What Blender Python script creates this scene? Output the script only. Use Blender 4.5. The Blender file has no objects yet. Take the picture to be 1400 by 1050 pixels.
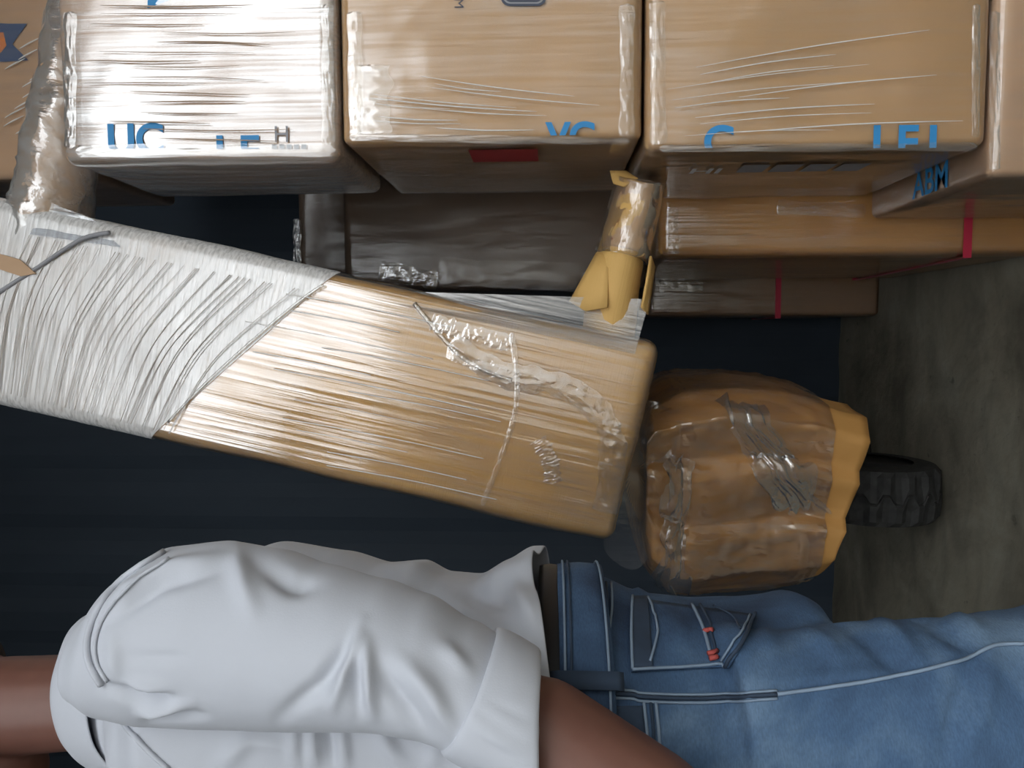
import bpy, bmesh, math, random
from mathutils import Vector, Matrix, noise
from mathutils.bvhtree import BVHTree

# ------------------------------------------------------------------ camera, light, exposure
SC = bpy.context.scene
COL = SC.collection
CAM_H = 1.08
FPX = 1050.0                       # focal length in pixels of the 1400 px wide frame
YAW, PITCH = math.radians(4.03), math.radians(2.94)
F = Vector((-math.sin(YAW) * math.cos(PITCH), math.cos(YAW) * math.cos(PITCH), math.sin(PITCH)))
R = F.cross(Vector((0, 0, 1))).normalized()
U = R.cross(F).normalized()
EYE = Vector((0, 0, CAM_H))
cam = bpy.data.objects.new('camera', bpy.data.cameras.new('camera'))
COL.objects.link(cam)
cam.data.sensor_width = 36.0
cam.data.lens = 36.0 * FPX / 1400.0
cam.data.clip_start = 0.02
# the phone is held sideways: the room's "up" points to the left of the picture
m3 = Matrix((-U, R, -F)).transposed()
cam.matrix_world = Matrix.Translation(EYE) @ m3.to_4x4()
SC.camera = cam

world = bpy.data.worlds.new('overcast_sky')
SC.world = world
world.use_nodes = True
wbg = world.node_tree.nodes['Background']
wbg.inputs['Color'].default_value = (0.93, 0.97, 1.0, 1)
wbg.inputs['Strength'].default_value = 3.0
vs = SC.view_settings
vs.view_transform = 'Standard'
vs.look = 'None'
vs.exposure = 0.40
vs.gamma = 1.0
vs.use_curve_mapping = False


def P(u, v, y):
    """point of the room at depth y that lies on the sight line of photo pixel (u, v)"""
    d = F + R * ((525 - v) / FPX) + U * ((700 - u) / FPX)
    return EYE + d * (y / d.y)


def pix(p):
    q = Vector(p) - EYE
    f = q.dot(F)
    return 700 - q.dot(U) / f * FPX, 525 - q.dot(R) / f * FPX


# ------------------------------------------------------------------ helpers
def tag(o, label=None, cat=None, group=None, kind=None):
    if label: o['label'] = label
    if cat: o['category'] = cat
    if group: o['group'] = group
    if kind: o['kind'] = kind
    return o


def empty(name, loc, label, cat, group=None):
    o = bpy.data.objects.new(name, None)
    COL.objects.link(o)
    o.location = loc
    o.empty_display_size = 0.1
    return tag(o, label, cat, group)


def link(name, me, mat, parent=None, smooth=True):
    o = bpy.data.objects.new(name, me)
    COL.objects.link(o)
    if mat is not None and not me.materials:
        me.materials.append(mat)
    if smooth:
        me.polygons.foreach_set('use_smooth', [True] * len(me.polygons))
    if parent is not None:
        o.parent = parent
    return o


def mesh_from(verts, faces, name='mesh'):
    me = bpy.data.meshes.new(name)
    me.from_pydata([tuple(v) for v in verts], [], faces)
    me.update()
    return me


def bm_mesh(bm, name='mesh'):
    me = bpy.data.meshes.new(name)
    bm.normal_update()
    bm.to_mesh(me)
    bm.free()
    return me


def evaluated(me, mods):
    """mesh after a list of (type, {settings}) modifiers"""
    o = bpy.data.objects.new('tmp', me)
    COL.objects.link(o)
    for t, kw in mods:
        md = o.modifiers.new(t, t)
        for k, v in kw.items():
            setattr(md, k, v)
    dg = bpy.context.evaluated_depsgraph_get()
    out = bpy.data.meshes.new_from_object(o.evaluated_get(dg))
    bpy.data.objects.remove(o)
    return out


def rbox(lo, hi, r, n=(12, 12, 12), disp=None):
    """rounded, finely divided box between two corners; disp(p, normal) moves it along the normal"""
    lo, hi = Vector(lo), Vector(hi)
    c, h = (lo + hi) / 2, (hi - lo) / 2
    r = min(r, h.x * .98, h.y * .98, h.z * .98)

    def ticks(hh, k):
        t = [-hh, -hh + r * .3, -hh + r * .7, -hh + r]
        inner = [(-hh + r) + (2 * hh - 2 * r) * i / k for i in range(1, k)]
        return t + inner + [hh - r, hh - r * .7, hh - r * .3, hh]
    T = [ticks(h[a], n[a]) for a in range(3)]
    idx, verts, faces = {}, [], []

    def vert(i):
        if i in idx:
            return idx[i]
        p = Vector((T[0][i[0]], T[1][i[1]], T[2][i[2]]))
        q = Vector([max(-(h[a] - r), min(h[a] - r, p[a])) for a in range(3)])
        nn = (p - q)
        if nn.length < 1e-9:
            nn = Vector((0, 0, 1))
        nn.normalize()
        w = q + nn * r + c
        if disp:
            w += nn * disp(w, nn)
        idx[i] = len(verts)
        verts.append(w)
        return idx[i]
    L = [len(t) - 1 for t in T]
    for a in range(3):
        b, d = (a + 1) % 3, (a + 2) % 3
        for side in (0, L[a]):
            for i in range(L[b]):
                for j in range(L[d]):
                    def k(x, y):
                        t = [0, 0, 0]
                        t[a], t[b], t[d] = side, x, y
                        return vert(tuple(t))
                    f = [k(i, j), k(i + 1, j), k(i + 1, j + 1), k(i, j + 1)]
                    faces.append(f if side else f[::-1])
    return mesh_from(verts, faces)


def frame_dir(t):
    a = Vector((0, 0, 1)) if abs(t.z) < .9 else Vector((1, 0, 0))
    x = t.cross(a).normalized()
    return x, x.cross(t).normalized()


def tube(pts, rad, seg=8, closed=False, squash=1.0, flatdir=None):
    """tube through pts; rad a number or list"""
    pts = [Vector(p) for p in pts]
    n = len(pts)
    rad = rad if isinstance(rad, (list, tuple)) else [rad] * n
    verts, faces = [], []
    for i, p in enumerate(pts):
        a = pts[i - 1] if (i or closed) else p
        b = pts[(i + 1) % n] if (i < n - 1 or closed) else p
        t = (b - a).normalized()
        if flatdir is not None:
            y = Vector(flatdir)
            y = (y - t * y.dot(t)).normalized()
            x = y.cross(t).normalized()
        else:
            x, y = frame_dir(t)
        for k in range(seg):
            an = 2 * math.pi * k / seg
            verts.append(p + x * math.cos(an) * rad[i] + y * math.sin(an) * rad[i] * squash)
    m = n if closed else n - 1
    for i in range(m):
        for k in range(seg):
            a, b = i * seg + k, i * seg + (k + 1) % seg
            j = ((i + 1) % n) * seg
            faces.append([a, b, j + (k + 1) % seg, j + k])
    if not closed:
        faces.append(list(range(seg))[::-1])
        faces.append([(n - 1) * seg + k for k in range(seg)])
    return verts, faces


def loft(rings, cap0=False, cap1=False):
    verts, faces = [], []
    s = len(rings[0])
    for r_ in rings:
        verts += r_
    for i in range(len(rings) - 1):
        for k in range(s):
            faces.append([i * s + k, i * s + (k + 1) % s, (i + 1) * s + (k + 1) % s, (i + 1) * s + k])
    if cap0: faces.append(list(range(s))[::-1])
    if cap1: faces.append([(len(rings) - 1) * s + k for k in range(s)])
    return verts, faces


def join(parts):
    V, Fc = [], []
    for v, f in parts:
        o = len(V)
        V += list(v)
        Fc += [[i + o for i in q] for q in f]
    return V, Fc


def lerp(a, b, t): return a + (b - a) * t


def interp(table, x):
    """piecewise smooth interpolation of rows (x, a, b, ...)"""
    if x <= table[0][0]: return list(table[0][1:])
    for r0, r1 in zip(table, table[1:]):
        if x <= r1[0]:
            t = (x - r0[0]) / (r1[0] - r0[0])
            t = t * t * (3 - 2 * t) * .5 + t * .5
            return [lerp(a, b, t) for a, b in zip(r0[1:], r1[1:])]
    return list(table[-1][1:])


def smooth_path(pts, k=6):
    """Catmull-Rom through points"""
    pts = [Vector(p) for p in pts]
    q = [pts[0]] + pts + [pts[-1]]
    out = []
    for i in range(len(pts) - 1):
        a, b, c, d = q[i:i + 4]
        for j in range(k):
            t = j / k
            out.append(.5 * ((2 * b) + (c - a) * t + (2 * a - 5 * b + 4 * c - d) * t * t + (3 * b - 3 * c + d - a) * t ** 3))
    out.append(pts[-1])
    return out


def nz(p, s):
    return noise.noise(Vector((p[0] * s[0], p[1] * s[1], p[2] * s[2])))


# ------------------------------------------------------------------ materials
def new_mat(name):
    m = bpy.data.materials.new(name)
    m.use_nodes = True
    nt = m.node_tree
    return m, nt, nt.nodes, nt.links, nt.nodes['Principled BSDF']


def mapped_noise(nt, scale3, scale=1.0, detail=4.0, distortion=0.0, rough=0.55, coord='Object'):
    tc = nt.nodes.new('ShaderNodeTexCoord')
    mp = nt.nodes.new('ShaderNodeMapping')
    mp.inputs['Scale'].default_value = scale3
    nt.links.new(tc.outputs[coord], mp.inputs['Vector'])
    n = nt.nodes.new('ShaderNodeTexNoise')
    n.inputs['Scale'].default_value = scale
    n.inputs['Detail'].default_value = detail
    n.inputs['Roughness'].default_value = rough
    n.inputs['Distortion'].default_value = distortion
    nt.links.new(mp.outputs[0], n.inputs['Vector'])
    return n


def ramp(nt, src, stops):
    r = nt.nodes.new('ShaderNodeValToRGB')
    while len(r.color_ramp.elements) < len(stops):
        r.color_ramp.elements.new(0.5)
    for e, (p, c) in zip(r.color_ramp.elements, stops):
        e.position = p
        e.color = (c, c, c, 1) if isinstance(c, (int, float)) else (*c, 1)
    nt.links.new(src, r.inputs[0])
    return r


def math_node(nt, op, a, b):
    n = nt.nodes.new('ShaderNodeMath')
    n.operation = op
    for i, s in enumerate((a, b)):
        if isinstance(s, (int, float)):
            n.inputs[i].default_value = s
        else:
            nt.links.new(s, n.inputs[i])
    return n.outputs[0]


def cardboard(name, c0, c1, flute=(0, 0, 0), rough=.75):
    m, nt, N, L, b = new_mat(name)
    n = mapped_noise(nt, (1, 1, 1), 5.0, 6)
    r = ramp(nt, n.outputs[0], [(.3, c0), (.7, c1)])
    L.new(r.outputs[0], b.inputs['Base Color'])
    b.inputs['Roughness'].default_value = rough
    n2 = mapped_noise(nt, tuple(1 + 60 * f for f in flute), 6.0, 3)
    bp = N.new('ShaderNodeBump')
    bp.inputs['Strength'].default_value = .25
    bp.inputs['Distance'].default_value = .004
    L.new(n2.outputs[0], bp.inputs['Height'])
    L.new(bp.outputs[0], b.inputs['Normal'])
    return m


def film(name, scale3, refl=.30, milk=.06, bump=.5, rough=.13, tint=(.97, .965, .95), lo=.35, hi=.7, dist=.004):
    """clear stretch film: see-through with glossy streaks"""
    m, nt, N, L, b = new_mat(name)
    N.remove(b)
    out = N['Material Output']
    st = mapped_noise(nt, scale3, 1.0, 3, .25, .5)
    big = mapped_noise(nt, (3.2, 3.2, 3.2), 1.0, 3, .6)
    bigr = ramp(nt, big.outputs[0], [(.3, .25), (.65, 1.0)])
    hgt = math_node(nt, 'MULTIPLY', st.outputs[0], bigr.outputs[0])
    bp = N.new('ShaderNodeBump')
    bp.inputs['Strength'].default_value = bump
    bp.inputs['Distance'].default_value = dist
    L.new(hgt, bp.inputs['Height'])
    tr = N.new('ShaderNodeBsdfTransparent')
    tr.inputs[0].default_value = (*tint, 1)
    gl = N.new('ShaderNodeBsdfGlossy')
    gl.inputs['Roughness'].default_value = rough
    gl.inputs['Color'].default_value = (1, 1, 1, 1)
    L.new(bp.outputs[0], gl.inputs['Normal'])
    fr = N.new('ShaderNodeFresnel')
    fr.inputs['IOR'].default_value = 1.5
    L.new(bp.outputs[0], fr.inputs['Normal'])
    sr = ramp(nt, st.outputs[0], [(lo, .35), (hi, 1.0)])
    fac = math_node(nt, 'MULTIPLY', sr.outputs[0], refl)
    fac = math_node(nt, 'MULTIPLY', fac, bigr.outputs[0])
    fac = math_node(nt, 'ADD', fac, math_node(nt, 'MULTIPLY', fr.outputs[0], .6))
    fac = math_node(nt, 'MINIMUM', fac, .95)
    mx = N.new('ShaderNodeMixShader')
    L.new(fac, mx.inputs[0]); L.new(tr.outputs[0], mx.inputs[1]); L.new(gl.outputs[0], mx.inputs[2])
    df = N.new('ShaderNodeBsdfDiffuse')
    df.inputs[0].default_value = (.92, .91, .90, 1)
    mk = math_node(nt, 'MULTIPLY', sr.outputs[0], milk)
    mx2 = N.new('ShaderNodeMixShader')
    L.new(mk, mx2.inputs[0]); L.new(mx.outputs[0], mx2.inputs[1]); L.new(df.outputs[0], mx2.inputs[2])
    L.new(mx2.outputs[0], out.inputs['Surface'])
    return m


def plain(name, col, rough=.6, metal=0.0, var=.12, scale=8.0, bump=0.0, sc3=(1, 1, 1)):
    m, nt, N, L, b = new_mat(name)
    n = mapped_noise(nt, sc3, scale, 5)
    r = ramp(nt, n.outputs[0], [(.3, tuple(c * (1 - var) for c in col)), (.7, tuple(min(1, c * (1 + var)) for c in col))])
    L.new(r.outputs[0], b.inputs['Base Color'])
    b.inputs['Roughness'].default_value = rough
    b.inputs['Metallic'].default_value = metal
    if bump:
        bp = N.new('ShaderNodeBump')
        bp.inputs['Strength'].default_value = bump
        bp.inputs['Distance'].default_value = .003
        L.new(n.outputs[0], bp.inputs['Height'])
        L.new(bp.outputs[0], b.inputs['Normal'])
    return m


M = {}
M['card'] = cardboard('brown_cardboard', (.48, .295, .13), (.56, .35, .17), (0, 0, .0))
M['card_pale'] = cardboard('pale_brown_cardboard', (.50, .32, .19), (.57, .38, .24))
M['card_gold'] = cardboard('golden_kraft_cardboard', (.58, .345, .10), (.68, .42, .14), (1, 0, 0))
M['card_orange'] = cardboard('orange_kraft_cardboard', (.50, .25, .065), (.62, .33, .10))
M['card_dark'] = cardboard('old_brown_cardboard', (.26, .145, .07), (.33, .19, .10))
M['card_shaded'] = cardboard('shade_darkened_cardboard', (.10, .062, .040), (.14, .09, .06))  # shadow at the back of the load put into the base colour
M['tape'] = plain('packing_tape', (.48, .30, .16), .4, var=.05)
# streak axis: the film is stretched along the room's vertical on the cartons
M['film_z'] = film('stretch_film_on_cartons', (95, 40, 3.0), .26, .05, .45)
M['film_bright'] = film('stretch_film_with_glare', (190, 80, 2.4), .80, .26, .30, .18)  # strong gloss plus white milk that stands in for sky glare
M['film_quiet'] = film('stretch_film_single_layer', (110, 40, 4.5), .22, .05, .5)
M['film_back'] = film('dull_stretch_film', (40, 30, 9.0), .05, .01, .5, .2)  # little gloss and milk, keeps the rear cartons dark
M['film_edge'] = film('gathered_stretch_film', (90, 90, 9.0), .32, .08, .6)
M['film_long'] = film('lengthwise_stretch_film', (3.0, 150, 60), .36, .09, .5)
M['film_cross'] = film('crosswise_glare_film', (210, 12.0, 120), .45, .72, .35, .25, lo=.15, hi=.6)  # dense white milk, partly standing in for glare on the wrap
M['film_crumple'] = film('crumpled_stretch_film', (55, 55, 55), .42, .06, .45, .10, lo=.35, hi=.65, dist=.004)
M['film_bundle'] = film('stretch_film_on_bundle', (60, 40, 16), .42, .06, .5, .10, dist=.005)
M['film_web'] = film('taut_film_web', (4, 200, 200), .45, .24, .4, .2, (.9, .94, 1))
M['film_arm'] = film('tangled_film_on_arm', (30, 70, 70), .35, .24, .7, .16, dist=.006)
M['film_crease'] = plain('glint_film_fold', (.80, .78, .75), .15, var=.05)  # opaque near-white paints the glints on folds of clear film
M['film_fold'] = plain('shaded_film_fold', (.52, .47, .43), .3, var=.1)  # greyer copy for dimmer folds, shading put into the colour
M['film_shadow'] = plain('dark_shaded_film_fold', (.42, .30, .20), .3, var=.1)  # brown copy for the dark fold lines, shade put into the colour
M['blue_ink'] = plain('blue_print', (.03, .25, .55), .6, var=.05)
M['dark_ink'] = plain('dark_print', (.06, .07, .10), .6, var=.05)
M['navy_ink'] = plain('navy_print', (.05, .09, .20), .6, var=.05)
M['orange_ink'] = plain('orange_print', (.65, .22, .06), .6, var=.05)
M['red_ink'] = plain('red_print', (.35, .03, .03), .6, var=.05)
M['grey_ink'] = plain('grey_print', (.30, .30, .32), .6, var=.05)
M['red_strap'] = plain('red_plastic_strap', (.55, .03, .07), .35, var=.05)
M['white_paper'] = plain('white_paper', (.75, .75, .75), .6, var=.03)
M['rubber'] = plain('black_rubber', (.03, .03, .029), .7, var=.5, scale=40, bump=.3)
M['steel'] = plain('dark_steel', (.06, .06, .065), .45, .7, var=.2)

# ------------------------------------------------------------------ the truck body
X0, X1, Y0, Y1, ZC = -1.52, 2.20, -1.10, 2.94, 3.40


def wall_mat():
    m, nt, N, L, b = new_mat('navy_painted_steel')
    n = mapped_noise(nt, (1, 1, .35), 3.0, 7)
    r = ramp(nt, n.outputs[0], [(.3, (.018, .029, .044)), (.7, (.027, .041, .060))])
    L.new(r.outputs[0], b.inputs['Base Color'])
    b.inputs['Roughness'].default_value = .75
    return m


def floor_mat():
    m, nt, N, L, b = new_mat('worn_dirty_truck_floor')
    n = mapped_noise(nt, (1, 1, 1), 3.2, 9, .6, .62)
    r = ramp(nt, n.outputs[0], [(.28, (.125, .112, .082)), (.5, (.225, .203, .152)), (.72, (.30, .285, .225))])
    n2 = mapped_noise(nt, (2.0, 4, 1), 2.0, 6, .8)
    r2 = ramp(nt, n2.outputs[0], [(.35, .75), (.6, 1.05)])
    n3 = mapped_noise(nt, (1, 1, 1), 26.0, 6, .3)
    r3 = ramp(nt, n3.outputs[0], [(.26, .5), (.34, 1.0)])
    mx = N.new('ShaderNodeMix'); mx.data_type = 'RGBA'; mx.blend_type = 'MULTIPLY'
    mx.inputs[0].default_value = 1
    L.new(r.outputs[0], mx.inputs[6]); L.new(r2.outputs[0], mx.inputs[7])
    mx2 = N.new('ShaderNodeMix'); mx2.data_type = 'RGBA'; mx2.blend_type = 'MULTIPLY'
    mx2.inputs[0].default_value = 1
    L.new(mx.outputs[2], mx2.inputs[6]); L.new(r3.outputs[0], mx2.inputs[7])
    L.new(mx2.outputs[2], b.inputs['Base Color'])
    b.inputs['Roughness'].default_value = .8
    bp = N.new('ShaderNodeBump'); bp.inputs['Strength'].default_value = .5; bp.inputs['Distance'].default_value = .006
    L.new(n3.outputs[0], bp.inputs['Height']); L.new(bp.outputs[0], b.inputs['Normal'])
    return m


M['wall'] = wall_mat()
M['floor'] = floor_mat()
M['roof'] = plain('grey_painted_roof', (.22, .23, .24), .7)
M['yard'] = plain('pale_bounce_concrete', (.45, .43, .40), .9, var=.2, scale=2)  # paleness chosen to bounce daylight in from out of view


def corrugated(p0, p1, z0, z1, inward, pitch=.24, deep=.010):
    """sheet with vertical trapezoid ribs from p0 to p1 (x, y), ribs stand out along inward"""
    p0, p1, inw = Vector(p0), Vector(p1), Vector(inward)
    length = (p1 - p0).length
    t = (p1 - p0).normalized()
    prof, s = [], 0.0
    while s < length:
        for ds, h in ((0, 0), (.22, 0), (.45, 1), (.77, 1), (1.0, 0)):
            prof.append((min(length, s + ds * pitch), h * deep))
        s += pitch
    verts, faces = [], []
    for off in (0, -.01):
        for s_, h in prof:
            q = p0 + t * s_ + inw * (h - deep + off)
            verts += [(q.x, q.y, z0), (q.x, q.y, z1)]
    n = len(prof)
    for i in range(n - 1):
        faces.append([2 * i, 2 * i + 2, 2 * i + 3, 2 * i + 1])
        faces.append([2 * n + 2 * i, 2 * n + 2 * i + 1, 2 * n + 2 * i + 3, 2 * n + 2 * i + 2])
    return mesh_from(verts, faces)


def slab(lo, hi):
    (x0, y0, z0), (x1, y1, z1) = lo, hi
    v = [(x, y, z) for x in (x0, x1) for y in (y0, y1) for z in (z0, z1)]
    f = [[0, 1, 3, 2], [4, 6, 7, 5], [0, 4, 5, 1], [2, 3, 7, 6], [0, 2, 6, 4], [1, 5, 7, 3]]
    return mesh_from(v, f)


tag(link('floor', slab((X0 - .05, -2.5, -.12), (X1 + .05, Y1 + .05, 0)), M['floor'], smooth=False), kind='structure')
tag(link('wall_back', corrugated((X0 - .04, Y1), (X1 + .04, Y1), 0, ZC, (0, -1)), M['wall'], smooth=False), kind='structure')
tag(link('wall_left', corrugated((X0, -4.5), (X0, Y1 + .012), 0, ZC, (1, 0)), M['wall'], smooth=False), kind='structure')  # lengthened out of view past the opening to block light from the left
tag(link('wall_right', corrugated((X1, Y0), (X1, Y1 + .012), 0, ZC, (-1, 0)), M['wall'], smooth=False), kind='structure')
tag(link('ceiling', slab((X0 - .05, Y0, ZC), (X1 + .05, Y1 + .05, ZC + .05)), M['roof'], smooth=False), kind='structure')
tag(link('ground', slab((-30, -30, -1.12), (30, 30, -1.02)), M['yard'], smooth=False), kind='structure')  # unseen ground, added to bounce daylight into the truck
tag(link('wall_added_for_glare', slab((-14, -7.3, -1.02), (14, -7.0, 3.05)), M['yard'], smooth=False), kind='structure')  # unseen wall, added to cut off low sky and bound the glare


# ------------------------------------------------------------------ cartons
def text_mesh(s, size, o, ax, ay, clip=None, mat='blue_ink', bold=0.0):
    """letters as a flat print: origin o, reading direction ax, letter-up ay; clip = list of (point, normal)"""
    cu = bpy.data.curves.new('txt', 'FONT')
    cu.body = s
    cu.size = size
    cu.offset = bold
    t = bpy.data.objects.new('txt', cu)
    COL.objects.link(t)
    dg = bpy.context.evaluated_depsgraph_get()
    me = bpy.data.meshes.new_from_object(t.evaluated_get(dg))
    bpy.data.objects.remove(t)
    ax, ay = Vector(ax), Vector(ay)
    n = ax.cross(ay)
    mat4 = Matrix((ax, ay, n)).transposed().to_4x4()
    mat4.translation = Vector(o)
    me.transform(mat4)
    if clip:
        bm = bmesh.new(); bm.from_mesh(me)
        for co, no in clip:
            bmesh.ops.bisect_plane(bm, geom=bm.verts[:] + bm.edges[:] + bm.faces[:], plane_co=co, plane_no=no, clear_outer=True)
        bm.to_mesh(me); bm.free()
    me.materials.clear()
    me.materials.append(M[mat])
    return me


def poly(pts):
    return mesh_from(pts, [list(range(len(pts)))])


def carton(lo, hi, label, mat, fmat, r=.012, group=None, bulge=.004, seed=0, film_off=.003, wr=.0025, seamz=None):
    lo, hi = Vector(lo), Vector(hi)
    base = Vector(((lo.x + hi.x) / 2, (lo.y + hi.y) / 2, lo.z))
    t = empty('wrapped_carton', base, label, 'box', group)
    a, b = lo - base, hi - base
    c, h = (a + b) / 2, (b - a) / 2

    def dsp(p, n):
        q = [1 - ((p[i] - c[i]) / h[i]) ** 2 for i in range(3)]
        k = [q[(i + 1) % 3] * q[(i + 2) % 3] for i in range(3)]
        up_ = 1 - abs(n.z)
        return up_ * bulge * sum(abs(n[i]) * max(0, k[i]) for i in range(3)) + up_ * .0025 * nz(p + Vector((seed, 0, 0)), (7, 7, 7))
    body = link('carton_body', rbox(a, b, r, (10, 8, 10), dsp), M[mat], t)

    def dsf(p, n):
        return dsp(p, n) + (1 - abs(n.z)) * (film_off + abs(wr * nz(p + Vector((seed, 3, 0)), (46, 30, 3))) + wr * .8 * abs(nz(p + Vector((0, 3, seed)), (14, 14, 14)))) + .001 * abs(n.z)
    nn = [max(8, int(2 * h[i] / .012)) for i in range(3)]
    link('stretch_film', rbox(a, b, r + .003, (min(nn[0], 60), min(nn[1], 24), min(nn[2], 30)), dsf), M[fmat], t)
    return t, base, body


def bumpy_strip(pts, w, mat, name, parent, seed=1, amp=.006, n=46, k=8, side=None):
    """gathered ribbon of film along a path"""
    path = smooth_path(pts, max(3, n // (len(pts) - 1)))
    V, Fc = [], []
    rnd = random.Random(seed)
    for i, p in enumerate(path):
        a, b = path[max(0, i - 1)], path[min(len(path) - 1, i + 1)]
        t = (b - a).normalized()
        s = (Vector(side) if side else Vector((0, -1, 0)).cross(t)).normalized()
        nn = s.cross(t).normalized()
        if nn.y > 0: nn = -nn
        ww = w * (1 + .35 * noise.noise(Vector((i * .11, seed, 0)))) * (1 if 0 < i < len(path) - 1 else .3)
        for j in range(k + 1):
            f = j / k - .5
            hgt = amp * (.5 + noise.noise(Vector((i * .22, j * 1.3, seed * 7))) + .5 * noise.noise(Vector((i * .6, j * 2.7, seed)))) * math.cos(f * math.pi)
            V.append(p + s * f * ww + nn * hgt)
    for i in range(len(path) - 1):
        for j in range(k):
            q = i * (k + 1) + j
            Fc.append([q, q + 1, q + k + 2, q + k + 1])
    return link(name, mesh_from(V, Fc), M[mat], parent)


def local(o, parent):
    """object was modelled in room coordinates: keep it there under its parent"""
    o.matrix_parent_inverse = Matrix.Identity(4)
    inv = (Matrix.Translation(parent.location) @ parent.rotation_euler.to_matrix().to_4x4()).inverted()
    o.data.transform(inv)
    return o


YF = 1.25


def XF(v, y=YF): return P(754, v, y).x
def ZF(u, y=YF): return P(u, 451, y).z


DOWN, RIGHT = (0, 0, -1), (1, 0, 0)
zB0, zB1, zC0, zD0 = ZF(468), ZF(97), ZF(875), ZF(1339)
xA, xB, xC, xD, xE = XF(235, 1.8), XF(212), XF(192), XF(207), XF(250)

# E: lowest front carton
tE, bE, _ = carton((xE, YF, 0), (1.08, 1.70, zD0 - .006), 'pinkish brown film-wrapped carton with blue letters, lowest of the front stack on the floor', 'card_pale', 'film_z', seed=5)
# D
tD, bD, _ = carton((xD, YF, zD0), (1.08, 1.70, zC0 - .006), 'large tan film-wrapped carton with blue letters standing on the lowest carton', 'card', 'film_quiet', seed=4)
# C
tC, bC, _ = carton((xC, YF, zC0), (1.08, 1.70, zB0 - .006), 'tan film-wrapped carton with dark emblem and blue letters in the middle of the front stack', 'card', 'film_quiet', seed=3)
# B
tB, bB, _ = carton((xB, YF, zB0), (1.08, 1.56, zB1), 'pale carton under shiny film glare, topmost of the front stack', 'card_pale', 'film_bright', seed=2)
# F
xFp, xG = XF(352, 1.74), XF(433, 2.6)
zF1, zG1, zH1 = .84, .76, ZF(478, 2.0)
tF, bF, _ = carton((xFp, 1.74, 0), (1.1, 2.5, zF1), 'long brown carton with pink-red strap standing on the floor behind the front stack', 'card_orange', 'film_quiet', seed=6, r=.02)
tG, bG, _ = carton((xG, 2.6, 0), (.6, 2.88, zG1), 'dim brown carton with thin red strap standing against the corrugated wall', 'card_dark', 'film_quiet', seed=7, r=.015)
tH, bH, _ = carton((.10, 1.95, zF1 + .004), (1.1, 2.5, zH1), 'film-wrapped carton coloured dark for shade, lying on the long strapped carton in shadow', 'card_shaded', 'film_back', seed=8, r=.02)
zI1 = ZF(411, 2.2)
tI, bI, _ = carton((.15, 2.2, zH1 + .004), (.55, 2.72, zI1), 'small flat carton coloured dark for shade, with a glinting film edge on top of the shadowed carton', 'card_shaded', 'film_back', seed=9)
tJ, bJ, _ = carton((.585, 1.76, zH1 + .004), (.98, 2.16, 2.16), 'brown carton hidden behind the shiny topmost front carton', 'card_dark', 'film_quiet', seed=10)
tA, bA, _ = carton((xA, 1.8, 2.164), (1.1, 2.2, 2.56), 'brown carton with navy and orange print, highest one near the roof', 'card_pale', 'film_z', seed=1)


def add_print(t, name, me, mat=None):
    o = link(name, me, M[mat] if mat else None, t, smooth=False)
    return local(o, t)


def front_text(t, s, u, v, size_px, bold=.002, mat='blue_ink', y=YF, clip_v=None, yy=.0075):
    o = P(u, v, y); o.y = y - yy
    clip = None
    if clip_v is not None:
        c = P(u, clip_v, y)
        clip = [(c, (-1, 0, 0))]
    return add_print(t, 'lettering', text_mesh(s, size_px / FPX * y / .7, o, DOWN, RIGHT, clip, mat, bold))


def front_poly(t, name, pts, mat, y=YF, yy=.0075):
    V = [P(u, v, y) for u, v in pts]
    for p in V: p.y = y - yy
    return add_print(t, name, poly(V), mat)


front_text(tB, 'UC', 150, 212, 40, clip_v=205)
front_text(tB, 'L', 297, 228, 40, clip_v=205)
front_text(tB, 'E', 330, 228, 40, clip_v=205)
front_poly(tB, 'printed_arrow', [(205, 14), (258, -6), (258, -40), (205, -40)], 'blue_ink')
front_text(tB, 'H', 376, 196, 22, mat='grey_ink', bold=0)
for k in range(5):
    front_poly(tB, 'printed_block', [(374 + 10 * k, 199), (381 + 10 * k, 199), (381 + 10 * k, 205), (374 + 10 * k, 205)], 'grey_ink')
front_text(tC, 'VC', 748, 205, 34, clip_v=187)
# emblem: rounded dark badge with a pale rim
def rr(u0, v0, u1, v1, r):
    out = []
    for cx, cy, a in ((u1 - r, v1 - r, 0), (u0 + r, v1 - r, 90), (u0 + r, v0 + r, 180), (u1 - r, v0 + r, 270)):
        for k in range(7):
            an = math.radians(a + 15 * k)
            out.append((cx + r * math.cos(an), cy + r * math.sin(an)))
    return out
front_poly(tC, 'emblem', rr(685, -52, 747, 11, 12), 'dark_ink')
front_poly(tC, 'emblem_rim', rr(688, -49, 744, 8, 10), 'grey_ink', yy=.0080)
front_poly(tC, 'emblem_field', rr(690, -47, 742, 6, 9), 'dark_ink', yy=.0085)
# small dark word that runs across the carton
o = P(622, -26, YF); o.y = YF - .0075
me = text_mesh('HAM', .021, o, (-1, 0, 0), (0, 0, -1), None, 'dark_ink')
add_print(tC, 'lettering', me)
front_text(tD, 'C', 960, 216, 40, clip_v=204)
front_text(tD, 'L', 1188, 216, 40, clip_v=204)
front_text(tD, 'E', 1222, 216, 40, clip_v=204)
front_text(tD, 'I', 1264, 216, 40, clip_v=204)
# E: letters on the strip of its top that sticks out
add_print(tE, 'lettering', text_mesh('ABM', .065, Vector((xE + .008, 1.50, zD0 - .0035)), (0, -1, 0), (1, 0, 0), None, 'blue_ink', .001))
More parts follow.
